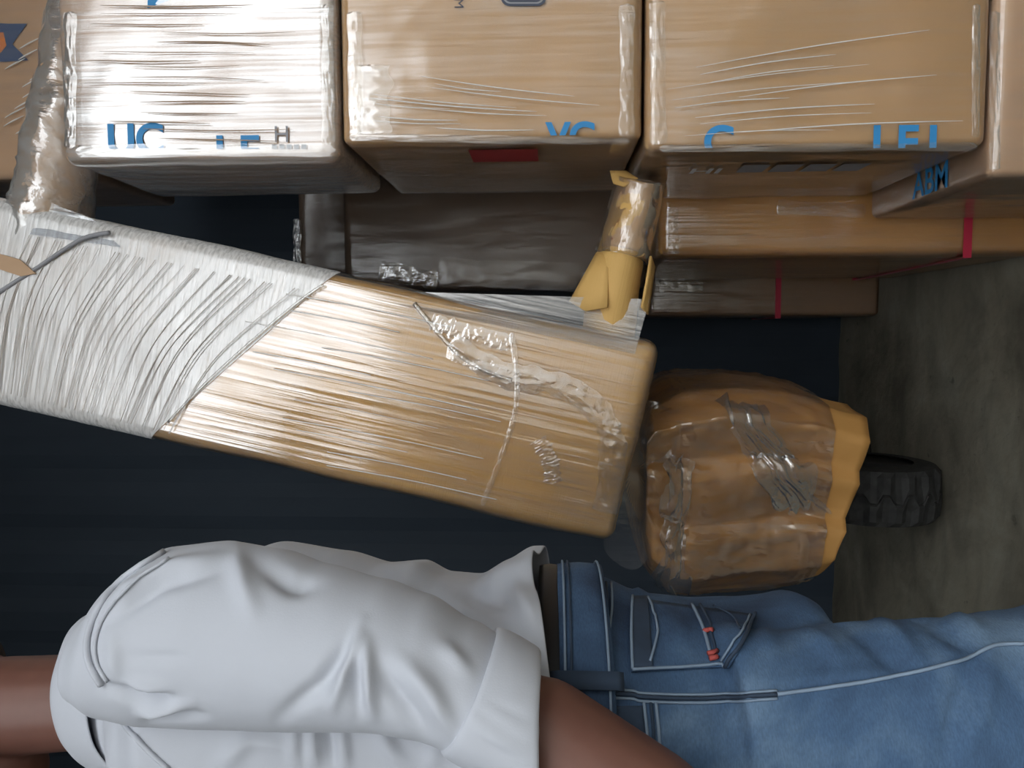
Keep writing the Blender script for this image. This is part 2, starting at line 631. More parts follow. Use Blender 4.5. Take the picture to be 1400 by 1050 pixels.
# side prints (faces turned to the gap)
def side_text(t, s, y, z, size, mat, x):
    add_print(t, 'lettering', text_mesh(s, size, (x - .0085, y, z), DOWN, (0, -1, 0), None, mat, .001))
zt = ZF(958)
side_text(tD, 'HI', 1.40, zt, .06, 'white_paper', xD)
for k in range(4):
    zz = zt - .085 - k * .055
    V = [Vector((xD - .0085, y, z)) for y, z in ((1.335, zz), (1.335, zz - .045), (1.395, zz - .045), (1.395, zz))]
    add_print(tD, 'printed_block', poly(V), 'grey_ink')
V = [Vector((xC - .0085, y, z)) for y, z in ((1.27, ZF(640)), (1.27, ZF(735)), (1.36, ZF(735)), (1.36, ZF(640)))]
add_print(tC, 'printed_block', poly(V), 'red_ink')
# A: navy arrow-head with orange heart
yA = 1.8
front_poly(tA, 'printed_arrow', [(-40, 30), (12, 34), (40, 34), (20, 62), (42, 84), (10, 86), (-40, 86)], 'navy_ink', yA)
front_poly(tA, 'printed_patch', [(-30, 48), (8, 46), (12, 64), (4, 74), (-30, 74)], 'orange_ink', yA, .0082)
# straps
def strap(t, lo, hi, z, w, mat='red_strap', tilt=0.0):
    (x0, y0), (x1, y1) = lo, hi
    o_ = .009
    loop = [(x0 - o_, y0 - o_), (x1 + o_, y0 - o_), (x1 + o_, y1 + o_), (x0 - o_, y1 + o_)]
    V, Fc = [], []
    pts = []
    for i in range(4):
        a, b = loop[i], loop[(i + 1) % 4]
        for k in range(6):
            f = k / 6
            pts.append((lerp(a[0], b[0], f), lerp(a[1], b[1], f)))
    for x, y in pts:
        zz = z + tilt * (y - y0)
        V += [(x, y, zz - w / 2), (x, y, zz + w / 2)]
    n = len(pts)
    Fc = [[2 * i, 2 * ((i + 1) % n), 2 * ((i + 1) % n) + 1, 2 * i + 1] for i in range(n)]
    me = evaluated(mesh_from(V, Fc), [('SOLIDIFY', {'thickness': .0015})])
    o = link('red_strap', me, M[mat], t, smooth=False)
    local(o, t)
strap(tF, (xFp, 1.74), (1.1, 2.5), ZF(1316, 1.74), .018, tilt=-.08)
strap(tG, (xG, 2.6), (.6, 2.88), ZF(1062, 2.6), .018)
# tape seams and gathered film along carton edges
def tape(t, lo, hi):
    local(link('packing_tape', slab(lo, hi), M['tape'], t, smooth=False), t)


def edge_film(t, a, b, w, seed, amp=.0022, mat='film_edge'):
    o = bumpy_strip([a, (Vector(a) + Vector(b)) / 2, b], w, mat, 'gathered_film', t, seed, amp)
    return local(o, t)


def PF(u, v, y=YF, dy=.012):
    p = P(u, v, y); p.y = y - dy
    return p


edge_film(tB, PF(102, 20), PF(102, 205), .02, 1)
edge_film(tB, PF(110, 209), PF(462, 207), .02, 2)
edge_film(tB, PF(450, 10), PF(452, 200), .020, 3)
edge_film(tC, PF(487, 20), PF(490, 185), .024, 4)
edge_film(tC, PF(856, 10), PF(856, 190), .022, 5)
edge_film(tC, PF(512, 92), PF(512, 186), .055, 17, .0015, 'film_edge')  # extra film strip added to stand in for a glare patch
edge_film(tC, PF(480, 190), PF(860, 196), .012, 6)
edge_film(tD, PF(897, 5), PF(899, 200), .024, 7)
edge_film(tD, PF(900, 205), PF(1330, 203), .012, 8)
edge_film(tD, PF(1329, 10), PF(1328, 190), .012, 9)
edge_film(tE, PF(1354, 20), PF(1354, 235), .016, 10)
edge_film(tF, PF(918, 285, 1.74), PF(920, 348, 1.74), .025, 11)
edge_film(tF, PF(1060, 284, 1.74), PF(1180, 290, 1.74), .03, 12)
edge_film(tG, PF(900, 388, 2.6), PF(960, 388, 2.6), .05, 13)
edge_film(tI, PF(408, 300, 2.2), PF(408, 378, 2.2), .022, 14)
edge_film(tH, PF(520, 370, 1.95), PF(600, 384, 1.95), .05, 15, .004)
edge_film(tH, PF(600, 372, 1.95), PF(800, 380, 1.95), .07, 16, .003, 'film_back')

# single taut creases of the film
def crease(t, pts, r=.0011, y=YF, dy=.0115, mat='film_crease'):
    path = smooth_path([PF(u, v, y, dy) for u, v in pts], 8)
    v, f = tube(path, [r * (.25 + .75 * math.sin(math.pi * i / (len(path) - 1))) for i in range(len(path))], 6)
    local(link('film_crease', mesh_from(v, f), M[mat], t), t)


rc = random.Random(11)
for k in range(11):
    u0, v0 = rc.uniform(900, 1010), 95 + 9.5 * k + rc.uniform(-3, 3)
    ln = rc.uniform(150, 330)
    sl = -.16 + .012 * k
    crease(tD, [(u0, v0), (u0 + ln * .5, v0 + sl * ln * .5 - 3), (u0 + ln, v0 + sl * ln)], rc.uniform(.0006, .0013))
for k in range(10):
    u0, v0 = rc.uniform(500, 600), 108 + 7.5 * k + rc.uniform(-3, 3)
    ln = rc.uniform(90, 230)
    sl = .13 - .012 * k
    crease(tC, [(u0, v0), (u0 + ln * .5, v0 + sl * ln * .5 + 2), (u0 + ln, v0 + sl * ln)], rc.uniform(.0006, .0013))
for k in range(16):
    u0, v0 = rc.uniform(120, 230), 12 + 11.8 * k + rc.uniform(-3, 3)
    ln = rc.uniform(130, 220)
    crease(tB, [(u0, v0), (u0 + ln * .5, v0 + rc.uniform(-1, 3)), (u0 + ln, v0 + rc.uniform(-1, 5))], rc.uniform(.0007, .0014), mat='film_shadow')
for k in range(12):
    u0, v0 = rc.uniform(8, 45), 70 + 13 * k + rc.uniform(-4, 4)
    crease(tA, [(u0, v0), (u0 + 12, v0 - 7), (u0 + 28, v0 - 15)], .0018, 1.8)

# ------------------------------------------------------------------ tall wrapped panel with two wrapped arms
YP = 1.36
p_top, p_bot = P(-95, 393, YP), P(868, 608, YP)
axis = (p_bot - p_top); plen = axis.length; axis.normalize()
tP = empty('wrapped_furniture_frame', (p_bot.x, YP + .07, p_bot.z), 'tall cardboard panel with two wrapped arms, milky film with painted glare over its upper half', 'wrapped furniture')
# local frame: x along the panel (downwards), y across (towards the room's left), z out to the open door
lx = axis
lz = Vector((0, -1, 0))
ly = lz.cross(lx).normalized()
rot = Matrix((lx, ly, lz)).transposed()
tP.rotation_euler = rot.to_euler()
HW = 140 / FPX * YP
TH = .14
L_ = plen


def pdisp(p, n):
    return .004 * nz(p, (6, 9, 9)) + .005 * (1 - (p.y / HW) ** 2) * abs(n.z)


link('panel', rbox((-L_, -HW, -TH / 2 - .0), (0, HW, TH / 2), .018, (40, 14, 6), pdisp), M['card_gold'], tP)


def pl(u, v, y=YP - .004):
    """room pixel on the panel front -> panel local coordinates"""
    w = P(u, v, y)
    return rot.transposed() @ (w - tP.location)


def pfilm(p, n, amp, s3, off):
    return pdisp(p, n) + off + amp * abs(nz(p, s3))


me = rbox((-L_, -HW, -TH / 2), (-.0, HW, TH / 2), .021, (30, 70, 10), lambda p, n: pfilm(p, n, .0022, (2.0, 60, 30), .004))
link('stretch_film', me, M['film_long'], tP)
# second wrap around the upper part, its lower border runs at a slant
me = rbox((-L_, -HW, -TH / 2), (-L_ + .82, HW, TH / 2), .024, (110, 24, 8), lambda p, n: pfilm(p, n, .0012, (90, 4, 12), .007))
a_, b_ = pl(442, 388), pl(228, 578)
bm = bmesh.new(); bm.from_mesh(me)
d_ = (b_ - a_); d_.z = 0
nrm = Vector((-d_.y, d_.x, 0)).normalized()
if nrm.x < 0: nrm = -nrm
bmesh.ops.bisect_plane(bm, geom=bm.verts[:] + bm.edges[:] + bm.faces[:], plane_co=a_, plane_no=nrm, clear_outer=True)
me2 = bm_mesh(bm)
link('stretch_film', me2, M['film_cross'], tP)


def prib(pts, r, mat, name, k=8):
    path = smooth_path([pl(u, v, YP - .014) for u, v in pts], k)
    v, f = tube(path, r, 6)
    return link(name, mesh_from(v, f), M[mat], tP)


prib([(442, 389), (405, 415), (340, 470), (275, 530), (230, 577)], .0028, 'film_edge', 'film_border')
prib([(-10, 405), (45, 370), (110, 328), (150, 318)], .004, 'grey_ink', 'twisted_film')
prib([(566, 415), (620, 478), (660, 505), (700, 520)], .005, 'film_edge', 'twisted_film')


rp = random.Random(5)
for k in range(34):                      # cross-wise folds of the upper wrap, fanning out
    ub = -15 + 7.6 * k + rp.uniform(-5, 5)
    ut = ub + 50 + 3.6 * k + rp.uniform(-8, 8)
    vb_, vt_ = 535 + .25 * ub, 305 + .20 * ut
    m_ = lerp(ub, ut, .42)
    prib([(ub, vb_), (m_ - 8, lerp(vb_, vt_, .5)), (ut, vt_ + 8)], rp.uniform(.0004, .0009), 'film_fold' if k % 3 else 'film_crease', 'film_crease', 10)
for k in range(12):                      # length-wise folds of the under wrap
    u0 = rp.uniform(330, 480)
    f_ = (k + .5) / 12
    v0 = lerp(395, 640, f_) + .10 * (u0 - 400) + rp.uniform(-5, 5)
    ln = rp.uniform(140, 280)
    prib([(u0, v0), (u0 + ln * .5, v0 + ln * .09), (u0 + ln, v0 + ln * .2)], rp.uniform(.0005, .0011), 'film_crease', 'film_crease', 10)


def bumpy_local(pts, w, seed, amp, mat='film_crumple', k=9, n=60):
    path = smooth_path([pl(u, v, YP - .010) for u, v in pts], max(3, n // (len(pts) - 1)))
    V, Fc = [], []
    for i, p in enumerate(path):
        a, b = path[max(0, i - 1)], path[min(len(path) - 1, i + 1)]
        t = (b - a).normalized()
        s = Vector((0, 0, 1)).cross(t).normalized()
        ww = w * (1 + .5 * noise.noise(Vector((i * .3, seed, 0)))) * (1 if 0 < i < len(path) - 1 else .3)
        for j in range(k + 1):
            f = j / k - .5
            hgt = amp * (.4 + noise.noise(Vector((i * .9, j * 1.3, seed * 7))) + .7 * noise.noise(Vector((i * 2.3, j * 2.7, seed)))) * math.cos(f * math.pi)
            V.append(p + s * f * ww + Vector((0, 0, .006 + max(-.004, hgt))))
    for i in range(len(path) - 1):
        for j in range(k):
            q = i * (k + 1) + j
            Fc.append([q, q + 1, q + k + 2, q + k + 1])
    return link('crumpled_film', mesh_from(V, Fc), M[mat], tP)


bumpy_local([(615, 470), (690, 512), (760, 524), (812, 556), (836, 600), (832, 670), (826, 700)], .045, 3, .004)
bumpy_local([(590, 440), (640, 455), (700, 470)], .03, 4, .003)
bumpy_local([(735, 600), (752, 630), (756, 660)], .03, 5, .003)
bumpy_local([(700, 455), (705, 560), (660, 690)], .010, 6, .0015, 'film_edge')

# arms: wrapped round posts that leave the panel's side towards the stack
def arm(pts, rads, squash, mat, name='arm', seg=20, wob=.004):
    path = smooth_path(pts, 10)
    rad = []
    n = len(path)
    for i in range(n):
        f = i / (n - 1) * (len(rads) - 1)
        k = min(int(f), len(rads) - 2)
        rad.append(lerp(rads[k], rads[k + 1], f - k))
    v, f = tube(path, rad, seg, squash=squash)
    v = [Vector(q) + Vector((nz(q, (25, 25, 25)), nz(q + Vector((9, 0, 0)), (25, 25, 25)), nz(q + Vector((0, 9, 0)), (25, 25, 25)))) * wob for q in v]
    v = [q + Vector((nz(q, (70, 70, 70)), nz(q + Vector((3, 0, 0)), (70, 70, 70)), nz(q + Vector((0, 3, 0)), (70, 70, 70)))) * wob * .7 for q in v]
    return mesh_from(v, f)


def addP(name, me, mat, parent=None):
    o = link(name, me, mat, tP)
    local(o, tP)
    if parent is not None:
        o.parent = parent
    return o


def linkchild(name, me, mat, par):
    """sub-part of a panel part, modelled in room coordinates"""
    o = link(name, me, mat, par)
    inv = (Matrix.Translation(tP.location) @ rot.to_4x4()).inverted()
    me.transform(inv)
    return o


low = addP('arm', arm([P(830, 480, 1.44), P(838, 400, 1.425), P(855, 320, 1.41), P(875, 252, 1.40)], [.068, .066, .056, .046], .72, None, wob=.002), M['card_gold'])
linkchild('packing_tape', arm([P(853, 345, 1.41), P(866, 290, 1.41), P(875, 249, 1.40)], [.0605, .055, .0505], .76, None, wob=.002), M['tape'], low)
linkchild('stretch_film', arm([P(850, 352, 1.41), P(866, 290, 1.41), P(875, 247, 1.40)], [.0635, .058, .0535], .80, None, wob=.004, seg=48), M['film_quiet'], low)
# loose flaps of the arm's cardboard
def flap(pts, th=.004, bend=0.0, par=None):
    me = mesh_from(pts, [list(range(len(pts)))])
    bm = bmesh.new(); bm.from_mesh(me)
    bmesh.ops.triangulate(bm, faces=bm.faces[:])
    bmesh.ops.subdivide_edges(bm, edges=bm.edges[:], cuts=2, use_grid_fill=True)
    for v in bm.verts:
        v.co += Vector((0, .004 * nz(v.co, (20, 20, 20)), 0))
    me2 = bm_mesh(bm)
    me3 = evaluated(me2, [('SOLIDIFY', {'thickness': th})])
    me3.materials.clear()
    return linkchild('cardboard_flap', me3, M['card_gold'], par)


flap([P(815, 345, 1.39), P(778, 412, 1.39), P(800, 425, 1.365), P(830, 420, 1.352), P(832, 350, 1.37)], par=low)
flap([P(834, 233, 1.38), P(838, 250, 1.375), P(852, 254, 1.36), P(872, 244, 1.36), P(856, 233, 1.38)], par=low)
flap([P(888, 350, 1.37), P(893, 365, 1.39), P(884, 430, 1.38), P(876, 420, 1.36)], par=low)

up = addP('arm', arm([P(62, 380, 1.43), P(70, 290, 1.43), P(84, 200, 1.43), P(100, 100, 1.45), P(112, 20, 1.49)], [.076, .074, .066, .060, .056], .9, None, wob=.006), M['card_pale'])
linkchild('stretch_film', arm([P(66, 330, 1.43), P(71, 285, 1.43), P(84, 200, 1.43), P(100, 100, 1.45), P(112, 18, 1.49)], [.079, .077, .069, .063, .059], .92, None, wob=.007, seg=48), M['film_arm'], up)


# film stretched between the arms and the panel
def web(a0, a1, b0, b1, y0, y1, sag=.006, n=40, k=10):
    V, Fc = [], []
    for i in range(n + 1):
        f = i / n
        for j in range(k + 1):
            g = j / k
            u = lerp(lerp(a0[0], a1[0], f), lerp(b0[0], b1[0], f), g)
            v = lerp(lerp(a0[1], a1[1], f), lerp(b0[1], b1[1], f), g)
            y = lerp(y0, y1, g) + sag * math.sin(math.pi * g) + .002 * noise.noise(Vector((f * 3, g * 14, 5)))
            V.append(P(u, v, y))
    for i in range(n):
        for j in range(k):
            q = i * (k + 1) + j
            Fc.append([q, q + 1, q + k + 2, q + k + 1])
    return mesh_from(V, Fc)


addP('film_web', web((470, 396), (888, 409), (560, 420), (868, 484), 1.375, 1.345), M['film_web'])
addP('film_web', web((66, 276), (128, 300), (40, 320), (165, 338), 1.37, 1.345, .004, 16, 8), M['film_web'])
# torn paper pieces near the upper end
for k, pts in enumerate(([(0, 347), (28, 355), (50, 374), (30, 378), (0, 368)],)):
    V = [pl(u, v, YP - .016) for u, v in pts]
    link('torn_cardboard', evaluated(mesh_from(V, [list(range(len(V)))]), [('SOLIDIFY', {'thickness': .003})]), M['card_pale'], tP, smooth=False)

# ------------------------------------------------------------------ wheeled bundle under the panel
tW = empty('wheeled_bundle', (-.35, 1.95, 0), 'wheeled load wrapped in creased brown cardboard and film, standing on the dirty floor', 'wrapped bundle')


def bundle_ring(u, vr, vl, yf, yb, jag=0.0):
    """horizontal section: v of right and left end, front and back depth"""
    a, b = P(u, vr, yf + .12), P(u, vl, yf + .10)
    z = P(u, 660, yf).z
    xs = [a.x, b.x]
    w = a.x - b.x
    prof = [(0.0, .30), (.05, .10), (.17, .01), (.33, .040), (.40, .008), (.60, .046), (.66, .015), (.84, .05), (.95, .15), (1.0, .32),
            (.99, .65), (.93, .92), (.75, 1.0), (.5, .98), (.25, 1.0), (.07, .93), (.01, .65)]
    dep = yb - yf
    out = []
    for i in range(len(prof)):
        (s0, t0), (s1, t1) = prof[i], prof[(i + 1) % len(prof)]
        for k in range(4):
            f = k / 4
            s, t = lerp(s0, s1, f), lerp(t0, t1, f)
            x, y = a.x - w * s, yf + dep * t
            zz = z + jag * (noise.noise(Vector((x * 7, y * 7, 1))) * .25 + 1.15 * (s - .5))
            out.append(Vector((x, y, zz)))
    return out


sections = [(882, 590, 715, 1.56, 2.02, 0), (885, 570, 742, 1.53, 2.06, 0), (895, 545, 785, 1.53, 2.10, 0), (930, 524, 822, 1.55, 2.15, 0), (945, 520, 824, 1.55, 2.16, 0),
            (1000, 514, 820, 1.57, 2.18, 0), (1060, 516, 812, 1.59, 2.18, 0), (1110, 526, 804, 1.60, 2.18, 0), (1150, 545, 796, 1.60, 2.18, .03), (1172, 556, 790, 1.595, 2.18, .07)]
rings = []
for s0, s1 in zip(sections, sections[1:]):
    for k in range(3):
        rings.append(bundle_ring(*[lerp(a, b, k / 3) for a, b in zip(s0, s1)]))
rings.append(bundle_ring(*sections[-1]))
v, f = loft(rings, cap0=True)
v = [q + Vector((nz(q, (9, 9, 9)), nz(q + Vector((5, 0, 0)), (9, 9, 4)), 0)) * .012 for q in v]
me = mesh_from(v, f)
cw = link('cardboard_wrap', evaluated(me, [('SOLIDIFY', {'thickness': .006, 'offset': -1})]), M['card_orange'], tW)
local(cw, tW)
vf, ff = loft(rings[:-4], cap0=True)
cx = Vector((-.35, 1.86, 0))
vf2 = []
for q in vf:
    d = Vector((q.x - cx.x, q.y - cx.y, 0)).normalized()
    vf2.append(q + Vector((nz(q, (9, 9, 9)), nz(q + Vector((5, 0, 0)), (9, 9, 4)), 0)) * .012 + d * .005)
mef = evaluated(mesh_from(vf2, ff), [('SUBSURF', {'levels': 2, 'render_levels': 2, 'subdivision_type': 'SIMPLE'})])
for w in mef.vertices:
    q = w.co
    d = Vector((q.x - cx.x, q.y - cx.y, 0)).normalized()
    w.co = q + d * (.006 * abs(nz(q, (40, 40, 14))) + .004 * abs(nz(q, (14, 14, 40))))
mef.materials.clear()
local(link('stretch_film', mef, M['film_bundle'], tW), tW)
wtree = BVHTree.FromPolygons([Vector(q) for q in v], f)


def on(tree, u, v, off):
    d = (P(u, v, 1.0) - EYE).normalized()
    h, n, i, dist = tree.ray_cast(EYE, d)
    if h is None:
        return None
    if n.dot(d) > 0: n = -n
    return h + n * off, n


def film_patch(tree, par, quad, dirn, name='crumpled_film', amp=.006, nu=40, nv=30, mat='film_crumple', seed=1, freq=9):
    """loose wrinkled film lying on a surface; dirn = (a, b) slant of its wrinkles"""
    V, Fc = [], []
    for i in range(nu + 1):
        for j in range(nv + 1):
            a, b = i / nu, j / nv
            u = lerp(lerp(quad[0][0], quad[1][0], a), lerp(quad[3][0], quad[2][0], a), b)
            v_ = lerp(lerp(quad[0][1], quad[1][1], a), lerp(quad[3][1], quad[2][1], a), b)
            rim = 1 - 4 * min(a, 1 - a) if min(a, 1 - a) < .25 else 0
            rim = max(rim, 1 - 4 * min(b, 1 - b)) if min(b, 1 - b) < .25 else rim
            u += 26 * rim * noise.noise(Vector((a * 5, b * 5, seed)))
            v_ += 26 * rim * noise.noise(Vector((a * 5, b * 5, seed + 9)))
            w_ = amp * abs(noise.noise(Vector(((a * dirn[0] + b * dirn[1]) * freq, (b * dirn[0] - a * dirn[1]) * 1.5, seed)))) * math.sin(math.pi * a) * math.sin(math.pi * b)
            q = on(tree, u, v_, .017 + w_)
            V.append(q[0] if q else None)
    idx, VV = {}, []
    for i, p in enumerate(V):
        if p is not None:
            idx[i] = len(VV); VV.append(p)
    for i in range(nu):
        for j in range(nv):
            c = [i * (nv + 1) + j, (i + 1) * (nv + 1) + j, (i + 1) * (nv + 1) + j + 1, i * (nv + 1) + j + 1]
            if all(k in idx for k in c): Fc.append([idx[k] for k in c])
    return local(link(name, mesh_from(VV, Fc), M[mat], par), par)


film_patch(wtree, tW, [(975, 555), (1040, 560), (1130, 690), (1060, 690)], (1.0, -.6), amp=.018, seed=3)
film_patch(wtree, tW, [(905, 630), (938, 630), (934, 815), (895, 800)], (.2, 1.0), amp=.018, seed=4)
# slanting film tent between bundle and panel end
V = [P(880, 542, 1.62), P(875, 560, 1.53), P(868, 640, 1.53), P(812, 742, 1.55), P(840, 770, 1.58), P(885, 795, 1.60), P(925, 640, 1.55), P(930, 560, 1.57)]
o = link('stretch_film', evaluated(mesh_from(V, [[0, 1, 2, 6], [0, 6, 7], [2, 3, 4, 6], [4, 5, 6]]), [('SUBSURF', {'levels': 3, 'render_levels': 3})]), M['film_bundle'], tW)
o.data.materials.clear(); o.data.materials.append(M['film_bundle'])
local(o, tW)


def wheel(x, y, r, w, parent):
    prof = [(-.5, .62), (-.5, .80), (-.47, .92), (-.38, .985), (-.2, 1.0), (-.03, 1.0), (0, .975), (.03, 1.0), (.2, 1.0), (.38, .985), (.47, .92), (.5, .80), (.5, .62)]
    V, Fc = [], []
    n = 72
    for i in range(n):
        an = 2 * math.pi * i / n
        for j, (a, q) in enumerate(prof):
            rr_ = r * q
            # zig-zag tread blocks
            if j in (3, 4, 8, 9) and (i // 2 + (j > 6)) % 2:
                rr_ -= .009
            xx = a * w
            if j in (5, 6, 7): xx += .012 * (1 if (i // 2) % 2 else -1)
            V.append(Vector((x + xx, y + rr_ * math.cos(an), r + rr_ * math.sin(an))))
    k = len(prof)
    for i in range(n):
        for j in range(k - 1):
            a, b = i * k + j, ((i + 1) % n) * k + j
            Fc.append([a, b, b + 1, a + 1])
    o = link('wheel', mesh_from(V, Fc), M['rubber'], parent, smooth=False)
    local(o, parent)
    v, f = tube([(x - w * .45, y, r), (x + w * .45, y, r)], r * .64, 32)
    h = link('wheel_hub', mesh_from(v, f), M['steel'], o)
    h.data.transform(Matrix.Translation(-parent.location))
    return o


wx = P(1200, 678, 2.08).x
wheel(wx, 2.20, .185, .155, tW)
wheel(wx + .02, 2.66, .14, .10, tW)
for (a, b, r_) in (((wx, 2.20, .185), (wx, 2.12, .52), .022), ((wx + .1, 2.12, .36), (wx + .02, 2.66, .16), .02), ((wx, 2.12, .36), (wx + .14, 2.12, .36), .02)):
    v, f = tube([a, b], r_, 10)
    local(link('chassis_bar', mesh_from(v, f), M['steel'], tW), tW)


# ------------------------------------------------------------------ the man in the white shirt (faces the room's left)
def skin_mat():
    m, nt, N, L, b = new_mat('dark_brown_skin')
    n = mapped_noise(nt, (1, 1, 1), 14, 5)
    r = ramp(nt, n.outputs[0], [(.3, (.135, .058, .042)), (.7, (.185, .083, .060))])
    L.new(r.outputs[0], b.inputs['Base Color'])
    b.inputs['Roughness'].default_value = .5
    b.inputs['Subsurface Weight'].default_value = .05
    return m


def denim_mat():
    m, nt, N, L, b = new_mat('washed_blue_denim')
    n = mapped_noise(nt, (1, 1, 1.2), 6, 8, .4)
    r = ramp(nt, n.outputs[0], [(.34, (.022, .046, .095)), (.5, (.054, .108, .200)), (.66, (.135, .215, .32))])
    n2 = mapped_noise(nt, (260, 260, 900), 1, 2)
    r2 = ramp(nt, n2.outputs[0], [(.3, .82), (.7, 1.1)])
    mx = N.new('ShaderNodeMix'); mx.data_type = 'RGBA'; mx.blend_type = 'MULTIPLY'; mx.inputs[0].default_value = 1
    L.new(r.outputs[0], mx.inputs[6]); L.new(r2.outputs[0], mx.inputs[7])
    L.new(mx.outputs[2], b.inputs['Base Color'])
    b.inputs['Roughness'].default_value = .9
    bp = N.new('ShaderNodeBump'); bp.inputs['Strength'].default_value = .25; bp.inputs['Distance'].default_value = .002
    L.new(n2.outputs[0], bp.inputs['Height']); L.new(bp.outputs[0], b.inputs['Normal'])
    return m


def shirt_mat():
    m, nt, N, L, b = new_mat('white_cotton')
    b.inputs['Base Color'].default_value = (.475, .495, .545, 1)
    b.inputs['Roughness'].default_value = .9
    b.inputs['Sheen Weight'].default_value = .15
    n2 = mapped_noise(nt, (700, 700, 700), 1, 2)
    bp = N.new('ShaderNodeBump'); bp.inputs['Strength'].default_value = .12; bp.inputs['Distance'].default_value = .0008
    n3 = mapped_noise(nt, (11, 11, 11), 1, 3)
    bp2 = N.new('ShaderNodeBump'); bp2.inputs['Strength'].default_value = .25; bp2.inputs['Distance'].default_value = .01
    L.new(n3.outputs[0], bp2.inputs['Height'])
    L.new(n2.outputs[0], bp.inputs['Height']); L.new(bp2.outputs[0], bp.inputs['Normal'])
    L.new(bp.outputs[0], b.inputs['Normal'])
    return m


M['skin'], M['denim'], M['shirt'] = skin_mat(), denim_mat(), shirt_mat()
M['denim_dark'] = plain('dark_blue_denim', (.030, .050, .085), .9, var=.3, scale=20)
M['thread'] = plain('pale_denim_thread', (.20, .27, .36), .8)
M['red_thread'] = plain('red_thread', (.40, .07, .06), .8)
M['hair'] = plain('black_hair', (.012, .010, .009), .6, var=.3, scale=60, bump=.6)
M['eye'] = plain('eye_white', (.75, .72, .68), .2, var=.02)
M['belt'] = plain('black_leather', (.014, .014, .015), .5)
M['shoe'] = plain('dark_shoe_leather', (.03, .028, .027), .5)

man = empty('person', (-.31, .72, 0), 'man in white shirt and faded blue jeans walking past the wrapped panel', 'person')
CX, CY = -.32, .72


def ell(c, r, n=20, m=12, rotm=None):
    V, Fc = [], []
    c = Vector(c)
    for i in range(m + 1):
        th = math.pi * i / m
        for k in range(n):
            ph = 2 * math.pi * k / n
            q = Vector((r[0] * math.sin(th) * math.cos(ph), r[1] * math.sin(th) * math.sin(ph), r[2] * math.cos(th)))
            V.append(c + (rotm @ q if rotm else q))
    for i in range(m):
        for k in range(n):
            Fc.append([i * n + k, (i + 1) * n + k, (i + 1) * n + (k + 1) % n, i * n + (k + 1) % n])
    return V, Fc


def limb(pts, rads, seg=16):
    path, rad = smooth_path(pts, 6), []
    n = len(path)
    for i in range(n):
        f_ = i / (n - 1) * (len(rads) - 1)
        k = min(int(f_), len(rads) - 2)
        rad.append(lerp(rads[k], rads[k + 1], f_ - k))
    a = tube(path, rad, seg)
    return join([a, ell(path[0], (rad[0],) * 3), ell(path[-1], (rad[-1],) * 3)])


def hand(wrist, direction, palm_normal, side):
    """palm and five curled fingers; side = +-1 puts the thumb on one or the other edge"""
    d = Vector(direction).normalized()
    n = Vector(palm_normal); n = (n - d * n.dot(d)).normalized()
    s = d.cross(n).normalized() * side
    w = Vector(wrist)
    rotm = Matrix((d, s, n)).transposed()
    out = [ell(w + d * .050, (.056, .040, .017), rotm=rotm), limb([w - d * .02, w + d * .03], [.025, .027])]
    for k, (off, ln) in enumerate(((.030, .072), (.010, .080), (-.010, .075), (-.029, .060))):
        b0 = w + d * .088 + s * off
        p1 = b0 + d * ln * .45 + n * .012
        p2 = p1 + d * ln * .28 + n * .022
        p3 = p2 + d * ln * .10 + n * .024
        out.append(limb([b0 - d * .02, b0, p1, p2, p3], [.0095, .0095, .0088, .008, .007], 10))
    t0 = w + d * .022 + s * .028
    t1 = t0 + d * .030 + s * .026 + n * .012
    t2 = t1 + d * .030 + s * .008 + n * .012
    out.append(limb([t0, t1, t2], [.013, .0105, .0085], 10))
    return out


l_sh, l_el = Vector((-.235, .585, 1.375)), P(742, 1008, .525)
fd = Vector((-.50, -.16, -.85)).normalized()
l_wr = l_el + fd * .25
r_sh, r_el = Vector((-.31, .87, 1.40)), Vector((-.44, .90, 1.13))
r_wr = Vector((-.66, .84, 1.06))
hc = Vector((-.400, .72, 1.700))
tilt = Matrix.Rotation(math.radians(16), 3, 'Y')          # chin raised
def hp(x, y, z): return hc + tilt @ Vector((x, y, z))
parts = [
    ell((-.33, .73, 1.28), (.075, .115, .16)), ell((-.335, .72, 1.06), (.075, .115, .14)),
    limb([(-.335, .73, 1.39), (-.362, .72, 1.50), (-.375, .72, 1.63)], [.058, .044, .048]),
    limb([(-.31, .64, 1.385), (-.32, .82, 1.385)], [.042, .042]),
    limb([P(200, 872, .565), P(480, 892, .545), P(640, 935, .53), l_el], [.030, .028, .028, .036]),
    limb([l_el, lerp(l_el, l_wr, .35), l_wr], [.041, .042, .027]),
    limb([r_sh, lerp(r_sh, r_el, .5), r_el], [.050, .045, .040]),
    limb([r_el, lerp(r_el, r_wr, .35), r_wr], [.041, .042, .027]),
    ell(hp(.012, 0, .03), (.098, .076, .092), rotm=tilt), ell(hp(-.03, 0, -.035), (.062, .060, .082), rotm=tilt),
    ell(hp(-.055, 0, -.088), (.034, .036, .026), rotm=tilt),
    limb([hp(-.088, 0, .012), hp(-.108, 0, -.024)], [.010, .015], 10), ell(hp(-.098, 0, -.032), (.014, .022, .010), rotm=tilt),
    ell(hp(-.088, 0, -.058), (.012, .026, .007), rotm=tilt), ell(hp(-.085, 0, -.070), (.012, .022, .008), rotm=tilt),
    ell(hp(-.078, .03, .026), (.014, .028, .008), rotm=tilt), ell(hp(-.078, -.03, .026), (.014, .028, .008), rotm=tilt),
]
